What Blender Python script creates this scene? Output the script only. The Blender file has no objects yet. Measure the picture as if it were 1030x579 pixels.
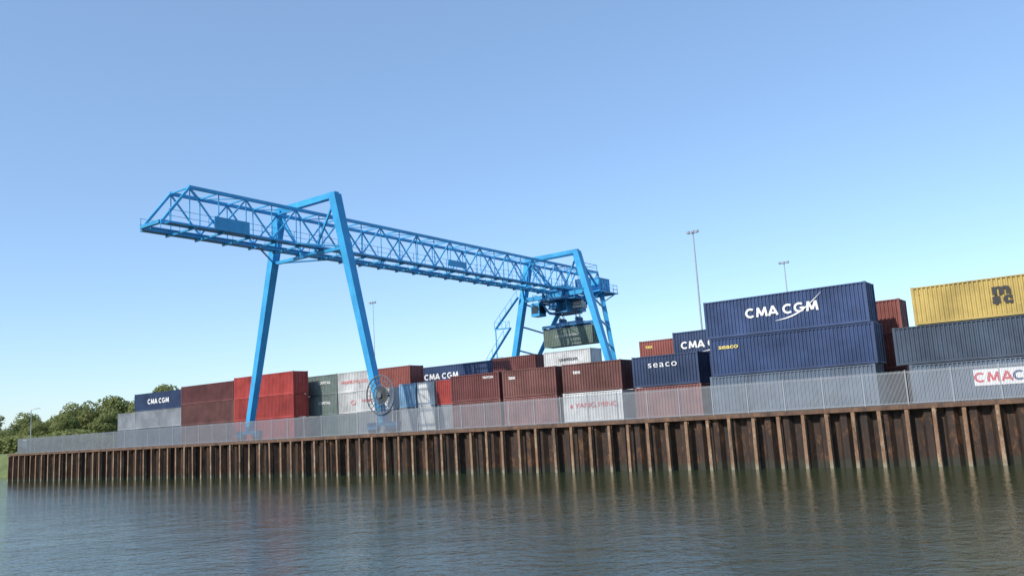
import bpy, math, random
from mathutils import Vector, Matrix
random.seed(7)
D=bpy.data; scene=bpy.context.scene; COL=scene.collection
QZ=3.6
E=Vector((.812,-.5835,0)).normalized(); N=Vector((.5835,.812,0)).normalized()
Q=Vector((-70.8,118.4,0)); ANG=math.atan2(E.y,E.x)
def W(s,d,z=0.0): 
    v=Q+E*s+N*d; v.z=QZ+z; return v

# ------------------------------------------------------------ materials
def newmat(name):
    m=D.materials.new(name); m.use_nodes=True
    nt=m.node_tree; b=nt.nodes['Principled BSDF']; return m,nt,b
def mix(nt,fac,a,b,mode='MIX'):
    n=nt.nodes.new('ShaderNodeMix'); n.data_type='RGBA'; n.blend_type=mode
    for k,v in ((0,fac),(6,a),(7,b)):
        if isinstance(v,(int,float)): n.inputs[k].default_value=v
        elif isinstance(v,tuple): n.inputs[k].default_value=(*v[:3],1)
        else: nt.links.new(v,n.inputs[k])
    return n.outputs[2]
def noise(nt,vec,scale,detail=4,rough=.6):
    n=nt.nodes.new('ShaderNodeTexNoise'); n.inputs['Scale'].default_value=scale
    n.inputs['Detail'].default_value=detail; n.inputs['Roughness'].default_value=rough
    if vec is not None: nt.links.new(vec,n.inputs['Vector'])
    return n.outputs['Fac']
def ramp(nt,fac,stops):
    n=nt.nodes.new('ShaderNodeValToRGB'); cr=n.color_ramp
    while len(cr.elements)<len(stops): cr.elements.new(.5)
    for el,(p,c) in zip(cr.elements,stops):
        el.position=p; el.color=(*c,1) if isinstance(c,tuple) else (c,c,c,1)
    nt.links.new(fac,n.inputs[0]); return n.outputs[0]
def objvec(nt,scale=(1,1,1),kind='Object'):
    tc=nt.nodes.new('ShaderNodeTexCoord'); mp=nt.nodes.new('ShaderNodeMapping')
    mp.inputs['Scale'].default_value=scale
    if kind=='World':
        g=nt.nodes.new('ShaderNodeNewGeometry'); nt.links.new(g.outputs['Position'],mp.inputs['Vector'])
    else: nt.links.new(tc.outputs[kind],mp.inputs['Vector'])
    return mp.outputs[0]
def mth(nt,op,*a):
    n=nt.nodes.new('ShaderNodeMath'); n.operation=op
    for k,v in enumerate(a):
        if isinstance(v,(int,float)): n.inputs[k].default_value=v
        else: nt.links.new(v,n.inputs[k])
    return n.outputs[0]
def paint(name,col,rough=.5,dirt=.35,metal=0,rust=True,wscale=1.0):
    m,nt,b=newmat(name)
    v=objvec(nt,(wscale,wscale,wscale),'World'); vs=objvec(nt,(2.2,2.2,.25),'World')
    n1=noise(nt,v,.5,5); n2=noise(nt,vs,1.5,5,.7)
    dark=tuple(c*(1-dirt) for c in col); light=tuple(min(1,c*1.12+.018) for c in col)
    base=mix(nt,ramp(nt,n1,[(.3,0),(.7,1)]),dark,light)
    grime=tuple(c*.5+.03 for c in col)
    base=mix(nt,ramp(nt,n2,[(.52,0),(.75,.5)]),base,grime)
    if rust:
        n3=noise(nt,v,2.3,6,.75)
        base=mix(nt,ramp(nt,n3,[(.64,0),(.71,.8)]),base,(.12,.05,.025))
    oi=nt.nodes.new('ShaderNodeObjectInfo')
    mr=nt.nodes.new('ShaderNodeMapRange'); mr.inputs['To Min'].default_value=.82; mr.inputs['To Max'].default_value=1.15
    nt.links.new(oi.outputs['Random'],mr.inputs['Value'])
    hs=nt.nodes.new('ShaderNodeHueSaturation'); nt.links.new(base,hs.inputs['Color']); nt.links.new(mr.outputs[0],hs.inputs['Value'])
    nt.links.new(hs.outputs[0],b.inputs['Base Color'])
    b.inputs['Roughness'].default_value=rough; b.inputs['Metallic'].default_value=metal
    return m
def plain(name,col,rough=.6,metal=0):
    m,nt,b=newmat(name)
    n=noise(nt,objvec(nt,kind='World'),1.7,4)
    nt.links.new(mix(nt,n,tuple(c*.8 for c in col),tuple(min(1,c*1.15) for c in col)),b.inputs['Base Color'])
    b.inputs['Roughness'].default_value=rough; b.inputs['Metallic'].default_value=metal
    return m
COLS={'navy':(.02,.048,.125),'blue':(.018,.05,.145),'slate':(.035,.058,.095),'darkred':(.14,.035,.032),
 'brown':(.13,.045,.036),'red':(.38,.04,.03),'green':(.055,.12,.10),'greygreen':(.17,.22,.20),'white':(.58,.59,.58),
 'grey':(.10,.135,.185),'palegrey':(.26,.28,.30),'lightblue':(.18,.34,.50),'yellow':(.44,.32,.085),'pinkbrown':(.22,.085,.075),'redbrown':(.23,.06,.045),
 'teal':(.11,.155,.13)}
CM={k:paint('container_paint_'+k,v,.6) for k,v in COLS.items()}
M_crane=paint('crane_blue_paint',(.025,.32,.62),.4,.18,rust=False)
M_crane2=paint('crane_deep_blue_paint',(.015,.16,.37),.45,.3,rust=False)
M_white=plain('white_paint',(.75,.75,.73),.5)
M_grytxt=plain('faded_white_lettering',(.42,.45,.43),.6)
M_txtred=plain('red_lettering',(.55,.03,.04),.5)
M_txtpale=plain('faded_red_lettering',(.55,.17,.16),.5)
M_txtnavy=plain('navy_lettering',(.02,.04,.14),.5)
M_txtyel=plain('yellow_lettering',(.75,.6,.15),.5)
M_black=plain('black_paint',(.02,.02,.02),.5)
M_galv=plain('galvanised_steel',(.36,.38,.40),.45,.3)
M_midgrey=plain('grey_steel',(.14,.15,.16),.5,.3)
M_fence=plain('weathered_fence_steel',(.30,.32,.34),.55,.2)
M_dark=plain('dark_steel',(.05,.055,.06),.5,.3)
M_glass=plain('dark_glass',(.02,.03,.04),.1)
M_asph=plain('yard_asphalt',(.09,.09,.088),.9)
M_bark=plain('bark',(.07,.055,.04),.9)
def rustmat(name,c1,c2,c3,tip=None,patch=(.20,.075,.03)):
    m,nt,b=newmat(name)
    v=objvec(nt,kind='World'); vs=objvec(nt,(3,3,.4),'World')
    base=mix(nt,ramp(nt,noise(nt,v,.9,6,.7),[(.32,0),(.68,1)]),c1,c2)
    base=mix(nt,ramp(nt,noise(nt,vs,2.,6,.7),[(.5,0),(.68,.85)]),base,c3)
    base=mix(nt,ramp(nt,noise(nt,objvec(nt,(1,1,.5),'World'),1.6,7,.8),[(.53,0),(.62,.8)]),base,patch)
    base=mix(nt,ramp(nt,noise(nt,objvec(nt,(.7,.7,.25),'World'),1.1,6,.75),[(.52,0),(.66,.75)]),base,(.02,.016,.014))
    g=nt.nodes.new('ShaderNodeNewGeometry'); sx=nt.nodes.new('ShaderNodeSeparateXYZ')
    nt.links.new(g.outputs['Position'],sx.inputs[0])
    adz=mth(nt,'MULTIPLY_ADD',noise(nt,v,.8,4),.8,sx.outputs['Z'])
    if tip:
        z=ramp(nt,adz,[(.5,1),(.85,0)]); base=mix(nt,z,base,tip)
    else:
        wet=ramp(nt,adz,[(.0,1),(.75,1),(1.0,0)]); base=mix(nt,wet,base,(.03,.03,.02))
    nt.links.new(base,b.inputs['Base Color']); b.inputs['Roughness'].default_value=.8
    bp=nt.nodes.new('ShaderNodeBump'); bp.inputs['Strength'].default_value=.4; bp.inputs['Distance'].default_value=.02
    nt.links.new(noise(nt,v,9,5),bp.inputs['Height']); nt.links.new(bp.outputs[0],b.inputs['Normal'])
    return m
M_sheet=rustmat('rusty_sheet_pile',(.016,.011,.009),(.043,.023,.014),(.075,.037,.019),patch=(.14,.065,.028))
M_pile=rustmat('rusty_fender_steel',(.17,.09,.047),(.27,.165,.10),(.10,.05,.028),tip=(.24,.21,.14),patch=(.38,.29,.19))
M_cap=rustmat('rusty_cap_beam',(.09,.05,.034),(.16,.09,.055),(.07,.038,.025),patch=(.21,.115,.06))

# ------------------------------------------------------------ mesh builder
class MB:
    def __init__(s): s.v=[]; s.f=[]
    def hexa(s,pts):
        i=len(s.v); s.v+= [tuple(p) for p in pts]
        s.f+=[(i,i+3,i+2,i+1),(i+4,i+5,i+6,i+7),(i,i+1,i+5,i+4),(i+1,i+2,i+6,i+5),(i+2,i+3,i+7,i+6),(i+3,i,i+4,i+7)]
    def box(s,x0,x1,y0,y1,z0,z1):
        s.hexa([(x0,y0,z0),(x1,y0,z0),(x1,y1,z0),(x0,y1,z0),(x0,y0,z1),(x1,y0,z1),(x1,y1,z1),(x0,y1,z1)])
    def beam(s,p,q,w,h=None,w2=None,h2=None):
        h=h or w; w2=w2 or w; h2=h2 or h
        p=Vector(p);q=Vector(q); d=(q-p).normalized()
        up=Vector((0,0,1)) if abs(d.z)<.95 else Vector((0,1,0))
        a=d.cross(up).normalized(); b=a.cross(d).normalized()
        pts=[]
        for o,ww,hh in ((p,w,h),(q,w2,h2)):
            for sa,sb in ((-1,-1),(1,-1),(1,1),(-1,1)): pts.append(o+a*sa*ww/2+b*sb*hh/2)
        s.hexa(pts)
    def cyl(s,p,q,r,n=10,r2=None,cap=True):
        r2=r if r2 is None else r2
        p=Vector(p);q=Vector(q); d=(q-p).normalized()
        up=Vector((0,0,1)) if abs(d.z)<.95 else Vector((0,1,0))
        a=d.cross(up).normalized(); b=a.cross(d).normalized(); i=len(s.v)
        for o,rr in ((p,r),(q,r2)):
            for k in range(n):
                t=2*math.pi*k/n; s.v.append(tuple(o+a*math.cos(t)*rr+b*math.sin(t)*rr))
        for k in range(n):
            s.f.append((i+k,i+(k+1)%n,i+n+(k+1)%n,i+n+k))
        if cap: s.f.append(tuple(range(i+n-1,i-1,-1))); s.f.append(tuple(range(i+n,i+2*n)))
    def ring(s,c,axis,R,r,n=32,m=6):
        c=Vector(c);ax=Vector(axis).normalized(); up=Vector((0,0,1)); a=ax.cross(up).normalized(); b=a.cross(ax); i=len(s.v)
        for k in range(n):
            t=2*math.pi*k/n; o=a*math.cos(t)+b*math.sin(t)
            for j in range(m):
                u=2*math.pi*j/m; s.v.append(tuple(c+o*(R+r*math.cos(u))+ax*r*math.sin(u)))
        for k in range(n):
            for j in range(m):
                s.f.append((i+k*m+j,i+k*m+(j+1)%m,i+((k+1)%n)*m+(j+1)%m,i+((k+1)%n)*m+j))
    def mesh(s,name,mat,off=(0,0,0)):
        me=D.meshes.new(name); me.from_pydata([(x-off[0],y-off[1],z-off[2]) for x,y,z in s.v],[],s.f)
        me.materials.append(mat); me.update()
        return me
def fixn(me):
    import bmesh
    bm=bmesh.new(); bm.from_mesh(me); bmesh.ops.recalc_face_normals(bm,faces=bm.faces); bm.to_mesh(me); bm.free(); return me
def obj(name,me,parent=None,**kw):
    o=D.objects.new(name,me); COL.objects.link(o)
    if parent: o.parent=parent
    for k,v in kw.items(): o[k]=v
    return o
def empty(name,s,d,z,label,cat,group=None,rot=0):
    o=D.objects.new(name,None); o.empty_display_size=.5; COL.objects.link(o)
    o.location=W(s,d,z); o.rotation_euler=(0,0,ANG+rot); o['label']=label; o['category']=cat
    if group: o['group']=group
    return o

# ------------------------------------------------------------ containers
_cache={}
def corr(mb,a0,a1,z0,z1,outer,inner,axis):
    Lw=a1-a0; n=max(1,round(Lw/.278)); p=Lw/n; prof=[]
    for k in range(n):
        x=a0+k*p; prof+=[(x,outer),(x+p*.28,outer),(x+p*.5,inner),(x+p*.78,inner)]
    prof.append((a1,outer)); i=len(mb.v)
    for (t,o) in prof:
        for z in (z0,z1): mb.v.append((t,o,z) if axis=='x' else (o,t,z))
    for k in range(len(prof)-1):
        mb.f.append((i+2*k,i+2*k+2,i+2*k+3,i+2*k+1))
def cmeshes(L,H):
    key=(L,H)
    if key in _cache: return _cache[key]
    b=MB(); h=L/2
    for sg in (-1,1): corr(b,-h+.1,h-.1,.12,H-.08,sg*1.20,sg*1.115,'x')
    corr(b,-1.1,1.1,.12,H-.08,-(h-.03),-(h-.09),'y')
    b.box(-h+.11,h-.09,-1.105,1.105,H-.09,H-.03); b.box(-h+.11,h-.09,-1.105,1.105,.06,.12)
    body=b.mesh('container_body',CM['navy'])
    f=MB()
    for sx in (-1,1):
        for sy in (-1,1):
            x0,x1=sorted((sx*h,sx*(h-.15))); y0,y1=sorted((sy*1.22,sy*1.08))
            f.box(x0,x1,y0,y1,.118,H-.118)
            for z0,z1 in ((0,.118),(H-.118,H)):
                x2,x3=sorted((sx*(h+.004),sx*(h-.178))); y2,y3=sorted((sy*1.224,sy*1.06))
                f.box(x2,x3,y2,y3,z0,z1)
    for sy in (-1,1):
        y0,y1=sorted((sy*1.218,sy*1.10))
        f.box(-h+.178,h-.178,y0,y1,.02,.16); f.box(-h+.178,h-.178,y0,y1,H-.10,H-.025)
    for sx in (-1,1):
        x0,x1=sorted((sx*(h-.005),sx*(h-.1)))
        f.box(x0,x1,-1.06,1.06,.02,.14); f.box(x0,x1,-1.06,1.06,H-.11,H-.025)
    frame=fixn(f.mesh('container_frame',CM['navy']))
    ds=[]
    for sg in (-1,1):
        d=MB(); ya,yb=sorted((sg*.008,sg*1.07)); d.box(h-.09,h-.04,ya,yb,.145,H-.115)
        for y in (sg*.85,sg*.3):
            d.cyl((h-.015,y,.16),(h-.015,y,H-.13),.02,6)
            for z in (.3,H*.5,H-.35): d.box(h-.042,h-.002,y-.05,y+.05,z-.03,z+.03)
            y0,y1=sorted((y,y-sg*.35)); d.box(h-.015,h+.01,y0,y1,H*.42,H*.42+.04)
        ds.append(fixn(d.mesh('container_door',CM['navy'])))
    _cache[key]=(body,frame,ds[0],ds[1]); return _cache[key]
def setmat(o,m): o.material_slots[0].link='OBJECT'; o.material_slots[0].material=m
def textmesh(txt,size,mat,bold=.0,ext=.004,sx=1.0,sp=1.0):
    key=('t',txt,size,mat.name,sx,bold,sp)
    if key in _cache: return _cache[key]
    c=D.curves.new('lettering','FONT'); c.body=txt; c.size=size; c.align_x='CENTER'; c.align_y='CENTER'; c.offset=bold; c.extrude=ext; c.space_character=sp
    o=D.objects.new('tmp',c); COL.objects.link(o); bpy.context.view_layer.update()
    me=D.meshes.new_from_object(o.evaluated_get(bpy.context.evaluated_depsgraph_get()))
    D.objects.remove(o); me.materials.clear(); me.materials.append(mat)
    for v in me.vertices: v.co.x*=sx
    _cache[key]=me; return me
def lettering(parent,txt,size,mat,x,z,sx=1.15,bold=.012,y=-1.212,sp=1.0):
    o=obj('lettering',textmesh(txt,size,mat,bold,sx=sx,sp=sp),parent)
    o.location=(x,y,z); o.rotation_euler=(math.pi/2,0,0); return o
def arc(cx,cz,rx,rz,a0,a1,n=12):
    return [(cx+rx*math.cos(math.radians(a0+(a1-a0)*k/n)),cz+rz*math.sin(math.radians(a0+(a1-a0)*k/n))) for k in range(n+1)]
GL={'C':([arc(.5,.5,.42,.42,48,312)],.95),
    'G':([arc(.5,.5,.42,.42,48,350),[(.97,.43),(.55,.43)]],1.02),
    'M':([[(.08,0),(.2,1)],[(.2,.98),(.55,.12)],[(.55,.12),(.9,.98)],[(.9,1),(1.02,0)]],1.1),
    'A':([[(.02,0),(.44,1)],[(.44,1),(.86,0)],[(.2,.28),(.68,.28)]],.88)}
def drawn(parent,txt,h,wf,mat,x,z,th=.22,y=-1.208):
    tot=0; gap=.13
    for ch in txt: tot+=(.38 if ch==' ' else GL[ch][1]+gap)
    px=-tot/2
    for ch in txt:
        if ch==' ': px+=.38; continue
        mb=MB(); lay=0
        for poly in GL[ch][0]:
            off=[]
            for k,(ax,az) in enumerate(poly):
                p0=poly[max(0,k-1)]; p1=poly[min(len(poly)-1,k+1)]
                dx,dz=p1[0]-p0[0],p1[1]-p0[1]; l=math.hypot(dx,dz); nx,nz=-dz/l,dx/l
                off.append(((ax+nx*th/2,az+nz*th/2),(ax-nx*th/2,az-nz*th/2)))
            i=len(mb.v)
            for a,b in off:
                for q in (a,b): mb.v.append(((px+q[0])*h*wf,-.003*lay,(q[1]-.5)*h))
            for k in range(len(off)-1): mb.f.append((i+2*k,i+2*k+1,i+2*k+3,i+2*k+2))
            lay+=1
        o=obj('letter',mb.mesh('letter',mat),parent); o.location=(x,y,z)
        px+=GL[ch][1]+gap
    return tot*h*wf
def swoosh(parent,x,z,w,h,mat):
    mb=MB(); n=24
    for j in range(n+1):
        t=j/n; xx=(t-.5)*w; zz=(t-.5)*h-math.sin(t*math.pi)*h*.26
        th=.05*math.sin(t*math.pi)+.01
        mb.v+=[(xx,0,zz-th),(xx,0,zz+th)]
    for j in range(n): mb.f.append((2*j,2*j+2,2*j+3,2*j+1))
    o=obj('swoosh_emblem',mb.mesh('swoosh_emblem',mat),parent); o.location=(x,-1.225,z)
LEN={20:6.058,40:12.192,30:8.4}
DESC={'navy':'navy blue','blue':'deep blue','slate':'dark slate blue','darkred':'dark red','brown':'brown','red':'bright red','green':'dark green',
 'greygreen':'grey-green','white':'off-white','grey':'blue-grey','palegrey':'pale grey','lightblue':'light blue','yellow':'mustard yellow','pinkbrown':'faded pink-brown',
 'redbrown':'red-brown','teal':'grey-green'}
def container(s0,d,z,L,H,col,text=None,rot=0,level=0,hang=False):
    Lm=LEN[L]
    where='hanging from the crane' if hang else ('on the yard paving' if level==0 else 'stacked on another container')
    extra=' lettered' if text else ''
    if rot==0: s,dd=s0+Lm/2,d+1.22
    else: s,dd=s0+1.22,d+Lm/2
    e=empty('shipping_container',s,dd,z,'%s%s %s steel container %s'%(DESC[col],extra,{20:'short',40:'long',30:'long'}[L],where),'shipping container','shipping containers in the yard',rot)
    body,frame,d1,d2=cmeshes(Lm,H)
    for nm,me in (('body',body),('frame',frame),('door',d1),('door',d2)):
        o=obj(nm,me,e); setmat(o,CM[col])
    if text:
        for t in text:
            if t[0]=='cma':
                mt=t[1]; sz=t[2]; drawn(e,'CMA CGM',sz*.72,1.1,mt,t[3],H*t[4])
                if len(t)>5: swoosh(e,t[3]+sz*1.25,H*t[4]+.08*sz,sz*3.6,sz*1.75,M_white)
            elif t[0]=='drawn': drawn(e,t[1],t[2],1.1,t[3],t[4],t[5],y=-1.215)
            elif t[0]=='panel':
                p=MB(); p.box(t[1],t[2],-1.209,-1.203,t[3],t[4]); obj('lettering_panel',p.mesh('lettering_panel',M_white if len(t)<6 else t[5]),e)
            elif t[0]=='mark':
                p=MB(); x,z0,r=t[1],t[2],t[3]; p.v=[(x-r,-1.213,z0-r),(x+r,-1.213,z0-r),(x+r*.5,-1.213,z0+r),(x-r*.5,-1.213,z0+r)]; p.f=[(0,1,2,3)]; obj('red_emblem',p.mesh('red_emblem',M_txtred),e)
            else: lettering(e,t[0],t[2],t[1],t[3],H*t[4],t[5] if len(t)>5 else 1.2,t[6] if len(t)>6 else .008,-1.218,t[7] if len(t)>7 else 1.0)
    return e
def stack(s0,d,L,items,rot=0):
    z=.012
    for k,it in enumerate(items):
        H=it[0]; js=random.uniform(-.06,.06); jd=random.uniform(-.03,.03)
        off=it[3] if len(it)>3 else 0
        container(s0+js+off,d+jd,z,L,H,it[1],it[2] if len(it)>2 else None,rot,k)
        z+=H+.012
S_,HC=2.591,2.896
Wm=M_white
stack(-2.6,17,20,[(S_,'grey'),(S_,'palegrey')])
stack(3.9,16,40,[(S_,'grey'),(S_,'palegrey'),(S_,'navy',[('cma',Wm,1.0,.3,.5)])])
stack(16.15,16,40,[(S_,'brown'),(HC,'brown'),(S_,'darkred')])
stack(28.4,16,40,[(S_,'red'),(HC,'red'),(HC,'red')])
stack(38.3,20,20,[(S_,'green'),(S_,'greygreen',[('CAPITAL',Wm,.5,.6,.6)]),(S_,'greygreen',[('CAPITAL',Wm,.5,.6,.6)])])
stack(44.5,20,20,[(S_,'greygreen'),(S_,'white',[('CAI',M_txtpale,.8,0,.5)]),(S_,'white',[('HAMBURG SUD',M_txtpale,.58,0,.5)])])
stack(51.0,20,20,[(S_,'grey'),(S_,'brown'),(S_,'redbrown')])
stack(50.9,17,20,[(S_,'palegrey'),(S_,'white',[('HAMBURG SUD',M_txtpale,.5,0,.5)])])
stack(60.9,14,20,[(S_,'palegrey'),(S_,'lightblue')],rot=math.pi/2)
stack(63.6,14,20,[(S_,'white'),(S_,'white')],rot=math.pi/2)
stack(66.4,14,20,[(S_,'palegrey'),(S_,'red')],rot=math.pi/2)
stack(53.3,25.5,40,[(S_,'brown'),(S_,'brown'),(S_,'navy',[('cma',Wm,1.0,-2.2,.5)])])
stack(58.5,30,40,[(S_,'brown'),(S_,'brown'),(S_,'darkred')])
stack(71.8,10,20,[(S_,'pinkbrown'),(S_,'darkred',[('TRITON',Wm,.3,1.7,.82)])])
stack(78.2,10,20,[(S_,'pinkbrown'),(S_,'brown',[('tex',Wm,.5,-1.9,.72)])])
stack(73.8,24,20,[(S_,'grey'),(S_,'white'),(S_,'white',[('UNIFEEDER',M_black,.4,.2,.6)])])
stack(66.5,24,20,[(S_,'grey'),(S_,'brown'),(S_,'darkred')])
stack(85.0,10,20,[(S_,'white',[('YANG MING',M_txtred,.62,.35,.55,1.25,.0),('mark',-2.2,1.43,.17)]),(S_,'brown',[('tex',Wm,.5,-1.5,.7)])])
stack(92.2,10,20,[(S_,'pinkbrown'),(S_,'navy',[('seaco',Wm,.78,-.2,.7,1.3,.0,1.2)])])
stack(85.8,24,20,[(S_,'brown'),(S_,'brown'),(S_,'redbrown',[('tex',M_txtyel,.5,-1.9,.75)])])
stack(92.0,19,40,[(S_,'brown'),(S_,'navy'),(S_,'navy',[('cma',Wm,.92,-2.7,.5,1)])])
stack(100.15,7.6,40,[(HC,'grey'),(HC,'blue',[('seaco',M_txtyel,.5,-4.6,.76,1.4)],.15),(HC,'blue',[('cma',Wm,.98,.0,.56,1)])])
stack(101.1,13,40,[(S_,'brown'),(S_,'redbrown'),(S_,'redbrown')])
stack(114.5,7.6,40,[(S_,'grey',[('panel',-2.3,2.6,.9,1.95),('drawn','CMA',.62,M_txtred,-1.15,1.43),('drawn','CGM',.62,M_txtnavy,1.1,1.43)]),
  (S_,'slate',None,-.75),(S_,'yellow',[('m',M_black,.95,-.75,.68,1.45,.05),('s',M_black,.95,-1.08,.45,1.25,.05),('c',M_black,.95,-.42,.45,1.25,.05)],.75)])
# ------------------------------------------------------------ quay wall
quay=MB()
P=1.2; s=0.0; prof=[]
while s<200:
    prof+=[(s,.0),(s+.38,.0),(s+.6,.42),(s+.98,.42)]; s+=P
for (a,b) in prof:
    for z in (-5.5,-.02): quay.v.append((a,b+.12,z))
for k in range(len(prof)-1): quay.f.append((2*k,2*k+2,2*k+3,2*k+1))
j=len(quay.v); quay.v+= [(0,.12,-5.5),(0,.12,-.02),(-9,14,-5.5),(-9,14,-.02)]
quay.f.append((j,j+1,j+3,j+2))
o=obj('sheet_pile_wall',quay.mesh('sheet_pile_wall',M_sheet)); o.location=W(0,0,0); o.rotation_euler=(0,0,ANG)
o['label']='dark rusty corrugated sheet pile wall holding the quay'; o['category']='quay wall'
cap=MB(); cap.box(-.1,200,-.14,.55,-.22,.0); cap.box(-.1,200,-.20,-.142,-.24,.03)
o=obj('quay_cap_beam',cap.mesh('quay_cap_beam',M_cap)); o.location=W(0,0,0); o.rotation_euler=(0,0,ANG)
o['label']='rusty steel cap beam along the quay wall top'; o['category']='cap beam'
pm=MB(); pm.box(-.105,.105,-.30,-.25,-5.5,-.27); pm.box(-.025,.025,-.25,-.02,-5.5,-.27); pm.box(-.105,.105,-.02,.03,-5.5,-.27)
pm.box(-.10,.10,-.25,-.02,-.48,-.42)
pmesh=pm.mesh('fender_pile',M_pile)
s=.5
while s<128:
    o=obj('fender_pile',pmesh); o.location=W(s,random.uniform(-.03,.03),random.uniform(-.05,.03))
    o.rotation_euler=(random.uniform(-.006,.006),random.uniform(-.010,.010),ANG+random.uniform(-.06,.06))
    o['label']='pale rusty vertical fender pile against the quay wall'; o['category']='fender pile'; o['group']='fender piles along the quay'
    s+=1.6+random.uniform(-.12,.12)
# fence
fe=empty('mesh_fence',62,.9,0,'tall galvanised vertical bar fence along the quay edge','fence')
fp=MB(); PL=2.5; FH=2.05
fp.box(-.03,.03,-.03,.03,0,FH+.04)
for z in (.12,FH-.1): fp.box(.03,PL-.03,-.012,.012,z-.015,z+.015)
x=.12
while x<PL-.05: fp.box(x-.0135,x+.0135,-.026,-.0125,.05,FH); x+=.075
fmesh=fp.mesh('fence_panel',M_fence)
for k in range(50):
    o=obj('fence_panel',fmesh,fe); o.location=(-61.5+k*PL,0,.0)

# ------------------------------------------------------------ crane
CX,CY=60.3,25.0
cr=empty('gantry_crane',CX,CY,0,'bright blue lattice gantry crane spanning the container yard','crane')
off=(0,CY,0)
def cpart(name,mb,mat=M_crane,parent=cr,label=None):
    o=obj(name,fixn(mb.mesh(name,mat,off)),parent)
    if label:o['label']=label
    return o
ZB,ZT,HW=18.95,22.5,1.45
d0,d1b=-15.3,59.6; t0,t1=-12.5,58.4
g=MB()
NP=24; pl=(t1-t0)/NP
for sx in (-1,1):
    g.beam((sx*HW,d0,ZB),(sx*HW,d1b,ZB),.28,.38); g.beam((sx*HW,t0-.1,ZT),(sx*HW,t1,ZT),.25,.3)
    g.beam((sx*HW,d0+.1,ZB),(sx*HW,t0,ZT),.2)
    g.beam((sx*HW,d1b-.1,ZB),(sx*HW,t1,ZT),.2)
    for k in range(NP+1):
        y=t0+k*pl
        g.beam((sx*HW,y,ZB+.2),(sx*HW,y,ZT-.15),.075)
        if k<NP:
            if k%2==0: g.beam((sx*HW,y,ZT-.1),(sx*HW,y+pl,ZB+.1),.13)
            else: g.beam((sx*HW,y,ZB+.1),(sx*HW,y+pl,ZT-.1),.13)
cpart('main_girder',g)
g=MB()
for k in range(NP+1):
    y=t0+k*pl
    g.beam((-HW,y,ZT),(HW,y,ZT),.12)
    if k<NP:
        sg=1 if k%2 else -1
        g.beam((-HW*sg,y,ZT),(HW*sg,y+pl,ZT),.08)
cpart('top_bracing',g)
g=MB()
g.beam((-HW,d0,ZB),(HW,d0,ZB),.3)
g.beam((0,d0,ZB-.3),(0,d1b-.6,ZB-.3),.12,.12)
for k in range(NP+1):
    y=t0+k*pl
    g.beam((-HW-.75,y,ZB-.3),(HW+.75,y,ZB-.3),.12,.16)
cpart('bottom_bracing',g)
for sx in (-1,1):
    g=MB(); x0,x1=sorted((sx*(HW+.22),sx*(HW+.8)))
    g.box(x0,x1,d0+.3,d1b-.5,ZB-.18,ZB-.12)
    xr=sx*(HW+.78); y=d0+.4
    while y<d1b-.5: g.box(xr-.02,xr+.02,y-.02,y+.02,ZB-.12,ZB+1.0); y+=1.9
    for z in (ZB+.45,ZB+1.0): g.box(xr-.016,xr+.016,d0+.3,d1b-.5,z-.016,z+.016)
    cpart('walkway',g)
for y0,y1,z0,z1 in ((-10.6,-6.9,18.8,20.0),(21.5,24.8,19.2,19.95)):
    g=MB(); g.box(HW+.84,HW+.95,y0,y1,z0,z1); cpart('side_panel',g)
def leg(p,q,w1,w2,nm='leg'):
    g=MB(); g.beam(p,q,w1,w1*1.1,w2,w2*1.1); return cpart(nm,g)
for sx in (-1,1):
    leg((sx*9.95,2,1.0),(sx*4.2,2,23.9),.62,.88)
g=MB(); g.beam((-4.5,2,23.9),(4.5,2,23.9),.6,.6)
g.beam((-5.4,2,ZB-.6),(5.4,2,ZB-.6),.28,.32)
for sx in (-1,1):
    g.beam((sx*4.2,2,23.5),(sx*.9,2,ZB-.5),.2)
    g.beam((sx*5.4,2,18.4),(sx*HW,-3.0,ZB-.1),.14);g.beam((sx*5.4,2,18.4),(sx*HW,7.0,ZB-.1),.14)
cpart('portal_frame',g)
for sx in (-1,1):
    leg((sx*9.95,48,1.0),(sx*4.2,48,24.0),.7,.95)
    leg((sx*9.7,48.6,1.0),(sx*3.2,56,18.9),.45,.6)
    for t in (.3,.5,.68,.85):
        g=MB()
        a=Vector((sx*9.95,48,1.3)).lerp(Vector((sx*4.2,48,24)),t*.85); b=Vector((sx*9.7,48.6,1.3)).lerp(Vector((sx*3.2,56,18.9)),t)
        g.beam(a,b,.2); cpart('leg_brace',g)
g=MB(); g.beam((-4.5,48,24),(4.5,48,24),.7,.7); g.beam((-5.6,48,ZB-.8),(5.6,48,ZB-.8),.55,.6)
g.beam((-4.2,48,23.7),(-3.4,56,ZB-.4),.25); g.beam((4.2,48,23.7),(3.4,56,ZB-.4),.25)
g.beam((-3.6,56,ZB-.5),(3.6,56,ZB-.5),.5)
for sx in (-1,1):
    g.beam((sx*4.2,48,23.4),(sx*1.2,48,ZB-.5),.22)
    g.beam((sx*4.1,48,23.8),(sx*HW,42.5,ZT),.2)
    g.beam((sx*5.5,48,18.4),(sx*HW,42,ZB-.1),.2)
cpart('portal_frame',g)
for d in (2,48):
    for sx in (-1,1):
        b=MB(); x=sx*9.95
        b.box(x-1.9,x+1.9,d-.28,d+.28,.72,1.05)
        for xx in (x-1.3,x+1.3):
            b.box(xx-.6,xx+.6,d-.25,d+.25,.4,.73)
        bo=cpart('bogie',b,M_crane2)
        for xx in (x-1.65,x-.95,x+.95,x+1.65):
            w=MB(); w.cyl((xx,d-.1,.32),(xx,d+.1,.32),.31,16); cpart('wheel',w,M_dark,bo)
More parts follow.
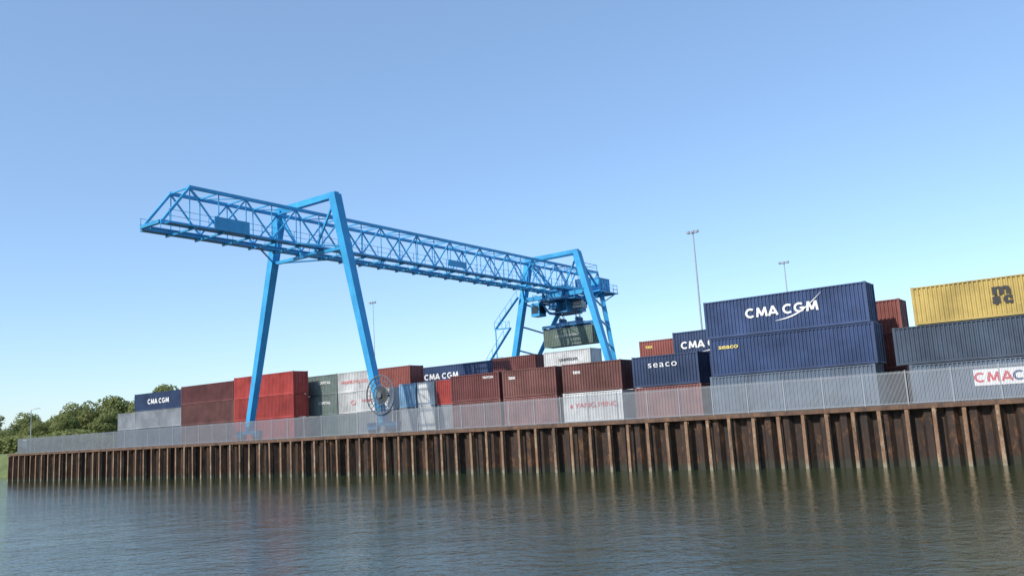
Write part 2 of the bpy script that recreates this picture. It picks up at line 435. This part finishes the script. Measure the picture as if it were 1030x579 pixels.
# cable reel
r=MB(); c=(10.9,.75,3.5); R=1.75
r.ring(c,(0,1,0),R,.07,36); r.ring(c,(0,1,0),R*.75,.04,30); r.ring(c,(0,1,0),R*.5,.05,24)
for k in range(24):
    t=2*math.pi*k/24; dx,dz=math.cos(t),math.sin(t)
    r.beam((c[0]+dx*.2,c[1],c[2]+dz*.2),(c[0]+dx*R,c[1],c[2]+dz*R),.045)
r.cyl((c[0],c[1]-.2,c[2]),(c[0],c[1]+.9,c[2]),.28,14)
r.beam((c[0],c[1]+.8,c[2]),(c[0]-1.6,c[1]+1.2,c[2]-.1),.25)
cpart('cable_reel',r,M_midgrey)
r=MB(); r.cyl((c[0],c[1]+.12,c[2]),(c[0],c[1]+.3,c[2]),.7,28)
cpart('wound_cable',r,M_dark)
# trolley
TY=50.5
t=MB(); t.box(-2.4,2.4,TY-3.4,TY+3.8,ZB-1.5,ZB-1.15)
t.box(-1.2,1.0,TY-2.0,TY+1.6,ZB-1.16,ZB+.7)
for sx in (-1,1):
    for y in (TY-3,TY,TY+3.3): t.beam((sx*1.7,y,ZB-1.25),(sx*1.7,y,ZB-.3),.25)
    t.beam((sx*1.7,TY-3,ZB-1.2),(sx*1.7,TY,ZB-.35),.14); t.beam((sx*1.7,TY+3.3,ZB-1.2),(sx*1.7,TY,ZB-.35),.14)
    for y in (TY-3,TY+3.3): t.beam((sx*2.1,y,ZB-1.5),(sx*1.6,y*.6+TY*.4,ZB-3.2),.2)
    t.beam((sx*1.6,TY-1.8,ZB-3.2),(sx*1.6,TY+2.0,ZB-3.2),.25)
for y in (TY-1.8,TY+2.0): t.beam((-1.6,y,ZB-3.2),(1.6,y,ZB-3.2),.22)
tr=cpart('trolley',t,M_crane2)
t=MB(); t.box(-1.6,1.9,TY-.2,TY+2.9,ZB-3.0,ZB-1.52)
for x in (-1.2,-.4,.4,1.2): t.box(x,x+.08,TY-.27,TY-.2,ZB-2.95,ZB-1.6)
cpart('hoist_housing',t,M_crane,tr)
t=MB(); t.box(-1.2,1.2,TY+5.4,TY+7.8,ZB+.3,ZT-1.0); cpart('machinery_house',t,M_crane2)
A=-1.3
t=MB(); t.box(2.6,3.9,TY+5.0+A,TY+8.2+A,ZB-.05,ZB+1.9); t.box(2.4,4.4,TY+4.2+A,TY+10.0+A,ZB-.2,ZB-.052)
for y in (TY+5.0,TY+5.8,TY+6.6,TY+7.4,TY+8.15): t.box(3.9,3.98,y+A,y+.06+A,ZB,ZB+1.85)
t.box(2.5,4.0,TY+4.9+A,TY+8.3+A,ZB+1.902,ZB+1.98)
for y in (TY+4.3,TY+5.8,TY+7.3,TY+8.7,TY+9.9): t.beam((4.3,y+A,ZB-.1),(4.3,y+A,ZB+1.1),.06)
for z in (ZB+.5,ZB+1.1): t.beam((4.3,TY+4.3+A,z),(4.3,TY+9.9+A,z),.05); t.beam((4.3,TY+9.9+A,z),(2.0,TY+9.9+A,z),.05)
for y in (TY+5,TY+9): t.beam((HW,y+A,ZB-.3),(4.3,y+A,ZB-.3),.2); t.beam((HW,y+A,ZB-1.6),(4.3,y+A,ZB-.3),.12)
cpart('electrical_cabin',t,M_crane)
t=MB()
for x in (-1.45,1.45):
    for y in (TY+3.0,TY+7.8): t.beam((x,y,ZT),(x,y,ZT+1.1),.07)
    t.beam((x,TY+3.0,ZT+1.1),(x,TY+7.8,ZT+1.1),.07); t.beam((x,TY+3.0,ZT+.6),(x,TY+7.8,ZT+.6),.05)
t.beam((-1.45,TY+7.8,ZT+1.1),(1.45,TY+7.8,ZT+1.1),.07)
cpart('top_railing',t,M_crane)
t=MB(); t.box(-3.9,-2.45,TY-3.2,TY-1.4,ZB-3.5,ZB-1.62); cab=cpart('operator_cab',t,M_crane)
t=MB(); t.box(-3.75,-2.6,TY-3.24,TY-3.205,ZB-3.1,ZB-2.0); t.box(-2.445,-2.41,TY-3.0,TY-1.6,ZB-3.1,ZB-2.0); cpart('cab_window',t,M_glass,cab)
for (x,w,y,mt) in ((2.1,1.4,TY-.6,M_galv),(-1.0,1.4,TY-2.4,M_crane2)):
    t=MB(); t.cyl((x,y,ZB-2.1),(x+w,y,ZB-2.1),.45,14); t.box(x+.05,x+w-.05,y-.7,y+1.3,ZB-2.8,ZB-2.52)
    t.box(x+.3,x+w-.1,y+.4,y+1.1,ZB-2.53,ZB-1.9); t.beam((x+w/2,y+.7,ZB-2.0),(x+w/2,y+.7,ZB-1.45),.25)
    cpart('hoist_winch',t,mt,tr)
t=MB()
for y in (TY-1.0,TY+1.0):
    t.box(-3.5,5.3,y-.14,y+.14,13.72,14.05)
for x in (-3.35,5.15,-.2,2.0): t.box(x-.15,x+.15,TY-1.2,TY+1.2,13.5,13.74)
t.box(-1.2,3.0,TY-1.1,TY+1.1,14.045,14.3)
for x in (-.5,2.3):
    t.cyl((x,TY-.6,14.6),(x,TY+.6,14.6),.35,12); t.box(x-.12,x+.12,TY-.9,TY+.9,14.29,14.85)
sp=cpart('spreader',t,M_crane2)
for xa,xb in ((-1.9,-.5),(-1.0,-.5),(1.2,2.3),(1.9,2.3)):
    for y in (-.5,.5):
        t=MB(); t.beam((xa,TY+y*1.6,ZB-1.5),(xb,TY+y,14.6),.06)
        cpart('hoist_rope',t,M_dark)
for sx in (-1,1):
    t=MB()
    for y in (TY-3,TY-1,TY+1,TY+3.5): t.box(sx*3.6-.03,sx*3.6+.03,y-.03,y+.03,ZB-1.5,ZB-.3)
    t.box(sx*3.6-.03,sx*3.6+.03,TY-3,TY+3.5,ZB-.35,ZB-.28); t.box(sx*3.6-.025,sx*3.6+.025,TY-3,TY+3.5,ZB-.9,ZB-.85)
    a,b=sorted((sx*2.41,sx*3.7)); t.box(a,b,TY-3.05,TY+3.55,ZB-1.6,ZB-1.52)
    cpart('trolley_platform',t,M_crane,tr)
t=MB()
pts=[(-13.0,47,4.5),(-9.2,47,9.0),(-12.2,47,9.1),(-7.6,47,14.2),(-10.4,47,14.3),(-5.9,47,18.6)]
for a,b in zip(pts[:-1],pts[1:]):
    t.beam(a,b,.5,.12)
    a2=Vector(a)+Vector((0,-.25,1.0)); b2=Vector(b)+Vector((0,-.25,1.0)); t.beam(a2,b2,.05)
    for u in (0,.25,.5,.75,1): t.beam(Vector(a).lerp(Vector(b),u)+Vector((0,-.25,0)),a2.lerp(b2,u),.045)
t.beam((-13,47,0),(-13,47,4.6),.14); t.beam((-12.2,47,0),(-12.2,47,9.1),.12); t.beam((-10.4,47,9.1),(-10.4,47,14.3),.12)
cpart('access_stairs',t,M_crane)
container(CX-3.3,TY-1.22,13.44-S_,30,S_,'teal',[('CHINA SHIPPING',M_grytxt,.5,0,.55,1.15,.0)],hang=True)

# ------------------------------------------------------------ light masts
def mast(s,d,h,r=.15):
    e=empty('floodlight_mast',s,d,0,'tall slender grey floodlight mast behind the containers','light mast','floodlight masts in the yard')
    m=MB(); m.cyl((0,0,0),(0,0,h),r,10,r*.5); obj('pole',m.mesh('pole',M_galv),e)
    m=MB(); m.box(-.8,.8,-.05,.05,h-.1,h+.0); obj('crossarm',m.mesh('crossarm',M_galv),e)
    lm=MB(); lm.hexa([(-.25,-.22,-.12),(.25,-.22,-.12),(.25,.22,-.05),(-.25,.22,-.05),(-.18,-.18,.1),(.18,-.18,.1),(.18,.18,.12),(-.18,.18,.12)])
    me=lm.mesh('floodlight',M_galv)
    for x in (-.65,0,.65):
        o=obj('floodlight',me,e); o.location=(x,-.2,h+.1); o.rotation_euler=(.3,0,0)
mast(81.7,50,24,.17); mast(83.9,80,23); mast(11,60,24.4,.09)
e=D.objects.new('street_lamp',None); COL.objects.link(e); e.location=(-86,150,QZ); e['label']='grey street lamp with short arm near the trees'; e['category']='street lamp'
m=MB(); m.cyl((0,0,0),(0,0,7.4),.09,8,.05); obj('pole',m.mesh('pole',M_galv),e)
m=MB(); m.beam((0,0,7.4),(1.2,0,7.6),.07); m.box(.8,1.5,-.12,.12,7.53,7.64); obj('lamp_head',m.mesh('lamp_head',M_galv),e)
e=empty('notice_board',1.6,1.3,0,'small white notice board on two posts at the quay end','sign')
m=MB(); m.box(-.6,.6,-.03,.03,.9,1.9); obj('board',m.mesh('board',M_white),e)
for x in (-.47,.47):
    m=MB(); m.box(x-.03,x+.03,.032,.09,0,1.9); obj('post',m.mesh('post',M_galv),e)

# ------------------------------------------------------------ ground, bank, water
m,nt,b=newmat('grass'); v=objvec(nt,kind='World')
nt.links.new(mix(nt,ramp(nt,noise(nt,v,.25,6,.7),[(.35,0),(.65,1)]),(.07,.10,.03),(.14,.17,.055)),b.inputs['Base Color'])
b.inputs['Roughness'].default_value=.95; M_grass=m
def ysd(s,d): v=Q+E*s+N*d; return (v.x,v.y)
shore=[ysd(0,.3),ysd(-9,14),(-96,152),(-150,160),(-400,170),(-4000,260)]
top=[ysd(200,.3)]+shore+[(-4000,4500),(4500,4500),(4500,-400)]
me=D.meshes.new('ground'); me.from_pydata([(x,y,QZ-.02) for x,y in top],[],[tuple(range(len(top)-1,-1,-1))]); me.materials.append(M_grass)
o=obj('ground',fixn(me)); o['kind']='structure'
mb=MB()
for (x,y) in shore[1:]:
    mb.v+=[(x,y,QZ-.021),(x-1.5,y-7,-1.0)]
for k in range(len(shore)-2): mb.f.append((2*k,2*k+1,2*k+3,2*k+2))
o=obj('river_bank',fixn(mb.mesh('river_bank',M_grass))); o['kind']='structure'
pv=[ysd(.0,.67),ysd(200,.67),ysd(200,110),ysd(-12,110),ysd(-12,22)]
me=D.meshes.new('yard'); me.from_pydata([(x,y,QZ+.004) for x,y in pv],[],[tuple(range(len(pv)))]); me.materials.append(M_asph)
o=obj('yard_paving',fixn(me)); o['kind']='structure'
m,nt,b=newmat('river_water')
v1=objvec(nt,(1,1,1),'World')
nt.links.new(mix(nt,noise(nt,v1,.05,3),(.030,.042,.018),(.046,.057,.026)),b.inputs['Base Color'])
b.inputs['Roughness'].default_value=.07; b.inputs['IOR'].default_value=1.31
n1=noise(nt,v1,1.9,4,.6); n2=noise(nt,v1,.45,3,.5); n3=noise(nt,v1,6,2,.5)
hgt=mth(nt,'MULTIPLY_ADD',n3,.25,mth(nt,'MULTIPLY_ADD',n2,1.4,n1))
gust=ramp(nt,noise(nt,objvec(nt,(.06,.11,1),'World'),1.0,3,.6),[(.35,.6),(.65,1.0)])
bp=nt.nodes.new('ShaderNodeBump'); bp.inputs['Distance'].default_value=.056
nt.links.new(gust,bp.inputs['Strength'])
nt.links.new(hgt,bp.inputs['Height']); nt.links.new(bp.outputs[0],b.inputs['Normal'])
me=D.meshes.new('river'); me.from_pydata([(-4500,-600,0),(4500,-600,0),(4500,4500,0),(-4500,4500,0)],[],[(0,1,2,3)]); me.materials.append(m)
o=obj('river_water',me); o['kind']='structure'

# ------------------------------------------------------------ trees
m,nt,b=newmat('foliage'); v=objvec(nt,kind='World')
oi=nt.nodes.new('ShaderNodeObjectInfo')
c=mix(nt,ramp(nt,noise(nt,v,.35,4),[(.35,0),(.65,1)]),(.17,.21,.07),(.28,.31,.12))
c=mix(nt,ramp(nt,oi.outputs['Random'],[(0,0),(1,.5)]),c,(.26,.27,.11))
nt.links.new(c,b.inputs['Base Color']); b.inputs['Roughness'].default_value=.9; b.inputs['Specular IOR Level'].default_value=.2
tl=nt.nodes.new('ShaderNodeBsdfTranslucent'); nt.links.new(c,tl.inputs['Color'])
ms=nt.nodes.new('ShaderNodeMixShader'); ms.inputs[0].default_value=.42
nt.links.new(b.outputs[0],ms.inputs[1]); nt.links.new(tl.outputs[0],ms.inputs[2]); nt.links.new(ms.outputs[0],nt.nodes['Material Output'].inputs[0])
M_leaf=m
def crown(seed,R,H,z0,nb,nl):
    rnd=random.Random(seed); mb=MB(); limbs=[]
    for k in range(nb):
        while True:
            p=Vector((rnd.uniform(-1,1),rnd.uniform(-1,1),rnd.uniform(-1,1)))
            if p.length<1: break
        c=Vector((p.x*R*.78,p.y*R*.78,z0+H*(.5+.42*p.z))); rr=R*rnd.uniform(.28,.42); limbs.append(c)
        for j in range(nl):
            while True:
                q=Vector((rnd.gauss(0,1),rnd.gauss(0,1),rnd.gauss(0,1)))
                if q.length>.1: break
            nrm=q.normalized(); q=nrm*rr*rnd.uniform(.75,1.04); q.z*=.85; o=c+q
            nn=(nrm+Vector((rnd.gauss(0,.5),rnd.gauss(0,.5),rnd.gauss(0,.5)))).normalized()
            a=nn.orthogonal().normalized(); bb=nn.cross(a)
            sz=rnd.uniform(.14,.27); i=len(mb.v)
            mb.v+=[tuple(o-a*sz),tuple(o-bb*sz*.8),tuple(o+a*sz),tuple(o+bb*sz*.8)]; mb.f.append((i,i+1,i+2,i+3))
    return mb,limbs
TV=[]
for sd in range(3):
    cb,limbs=crown(sd+11,[4.4,3.8,4.8][sd],[9.0,8.4,8.8][sd],[.8,.5,.5][sd],54,170)
    cm=cb.mesh('crown',M_leaf)
    tb=MB(); tb.cyl((0,0,0),(0,0,5),.28,8,.16)
    for l in limbs[:14]: tb.cyl((0,0,random.uniform(2,4.5)),l,.1,5,.03,cap=False)
    TV.append((tb.mesh('trunk',M_bark),cm))
trees=[(-126,200,1.05,0),(-119,206,1.0,2),(-113,198,.85,1),(-109,212,.88,0),(-133,208,.95,1),(-123,190,.75,1),
 (-101,196,1.15,2),(-95,200,1.2,0),(-89,205,1.25,2),(-98,212,1.1,1),(-84,210,1.2,1),(-92,190,.95,1),(-88,215,1.5,0),(-82,222,1.45,2),
 (-112,186,.62,1),(-106,188,.68,2),(-76,212,1.2,0),(-105,200,.9,2),(-100,188,.8,0),(-86,196,1.15,2),(-117,188,.65,0),(-80,200,1.2,1),(-110,205,.9,2),(-116,214,1.0,1)]
for (x,y,sc,v) in trees:
    e=D.objects.new('deciduous_tree',None); COL.objects.link(e); e.location=(x,y,QZ); e.scale=(sc,sc,sc); e.rotation_euler=(0,0,random.uniform(0,6))
    e['label']='leafy green deciduous tree on the bank beyond the quay'; e['category']='tree'; e['group']='trees beyond the quay'
    obj('trunk',TV[v][0],e); obj('crown',TV[v][1],e)
rnd=random.Random(3); mb=MB()
for k in range(16000):
    x=rnd.uniform(-175,-70); y=183+rnd.uniform(-3,3)+(x+100)*-.1; h=3.2+1.2*math.sin(x*.31)*math.sin(x*.13+1)
    o_=Vector((x,y,QZ+rnd.random()*h)); a=Vector((rnd.gauss(0,1),rnd.gauss(0,1),rnd.gauss(0,.6))).normalized(); bb=a.orthogonal().normalized(); sz=rnd.uniform(.2,.4); i=len(mb.v)
    mb.v+=[tuple(o_-a*sz),tuple(o_-bb*sz),tuple(o_+a*sz),tuple(o_+bb*sz)]; mb.f.append((i,i+1,i+2,i+3))
o=obj('undergrowth',mb.mesh('undergrowth',M_leaf)); o['kind']='stuff'; o['label']='low green undergrowth along the bank below the trees'; o['category']='undergrowth'

# ------------------------------------------------------------ light, sky, camera
sd=Vector((-.72,-.69,.0)).normalized(); el=math.radians(37)
sv=Vector((sd.x*math.cos(el),sd.y*math.cos(el),math.sin(el)))
L=D.lights.new('sun','SUN'); L.energy=4.6; L.angle=math.radians(.5); L.color=(1,.93,.83)
lo=D.objects.new('sun',L); COL.objects.link(lo); lo.rotation_euler=(-sv).to_track_quat('-Z','Y').to_euler(); lo.location=(0,0,60)
w=D.worlds.new('World'); scene.world=w; w.use_nodes=True; nt=w.node_tree
sky=nt.nodes.new('ShaderNodeTexSky'); sky.sky_type='NISHITA'; sky.sun_disc=False; sky.sun_elevation=el
sky.sun_rotation=math.atan2(sd.x,sd.y); sky.air_density=1.0; sky.dust_density=.4; sky.ozone_density=1.2
tint=mix(nt,1.0,sky.outputs[0],(1.15,1.30,1.52),'MULTIPLY')
tint=mix(nt,.35,tint,(2.3,3.55,5.0))
bg=nt.nodes['Background']; nt.links.new(tint,bg.inputs[0]); bg.inputs[1].default_value=.15
th=math.atan(.0594); p=math.atan(134/850); c,s_=math.cos(th),math.sin(th)
F=Vector((0,math.cos(p),math.sin(p))); R_=Vector((1,0,0)); U_=Vector((0,-math.sin(p),math.cos(p)))
rt=R_*c-U_*s_; up=R_*s_+U_*c
cam=D.cameras.new('camera'); cam.sensor_width=36; cam.lens=850/1030*36; cam.clip_end=9000; cam.clip_start=.1
co=D.objects.new('camera',cam); COL.objects.link(co)
M=Matrix((rt,up,-F)).transposed().to_4x4(); M.translation=Vector((0,0,4.0)); co.matrix_world=M
scene.camera=co
scene.view_settings.view_transform='Standard'; scene.view_settings.look='None'; scene.view_settings.exposure=0
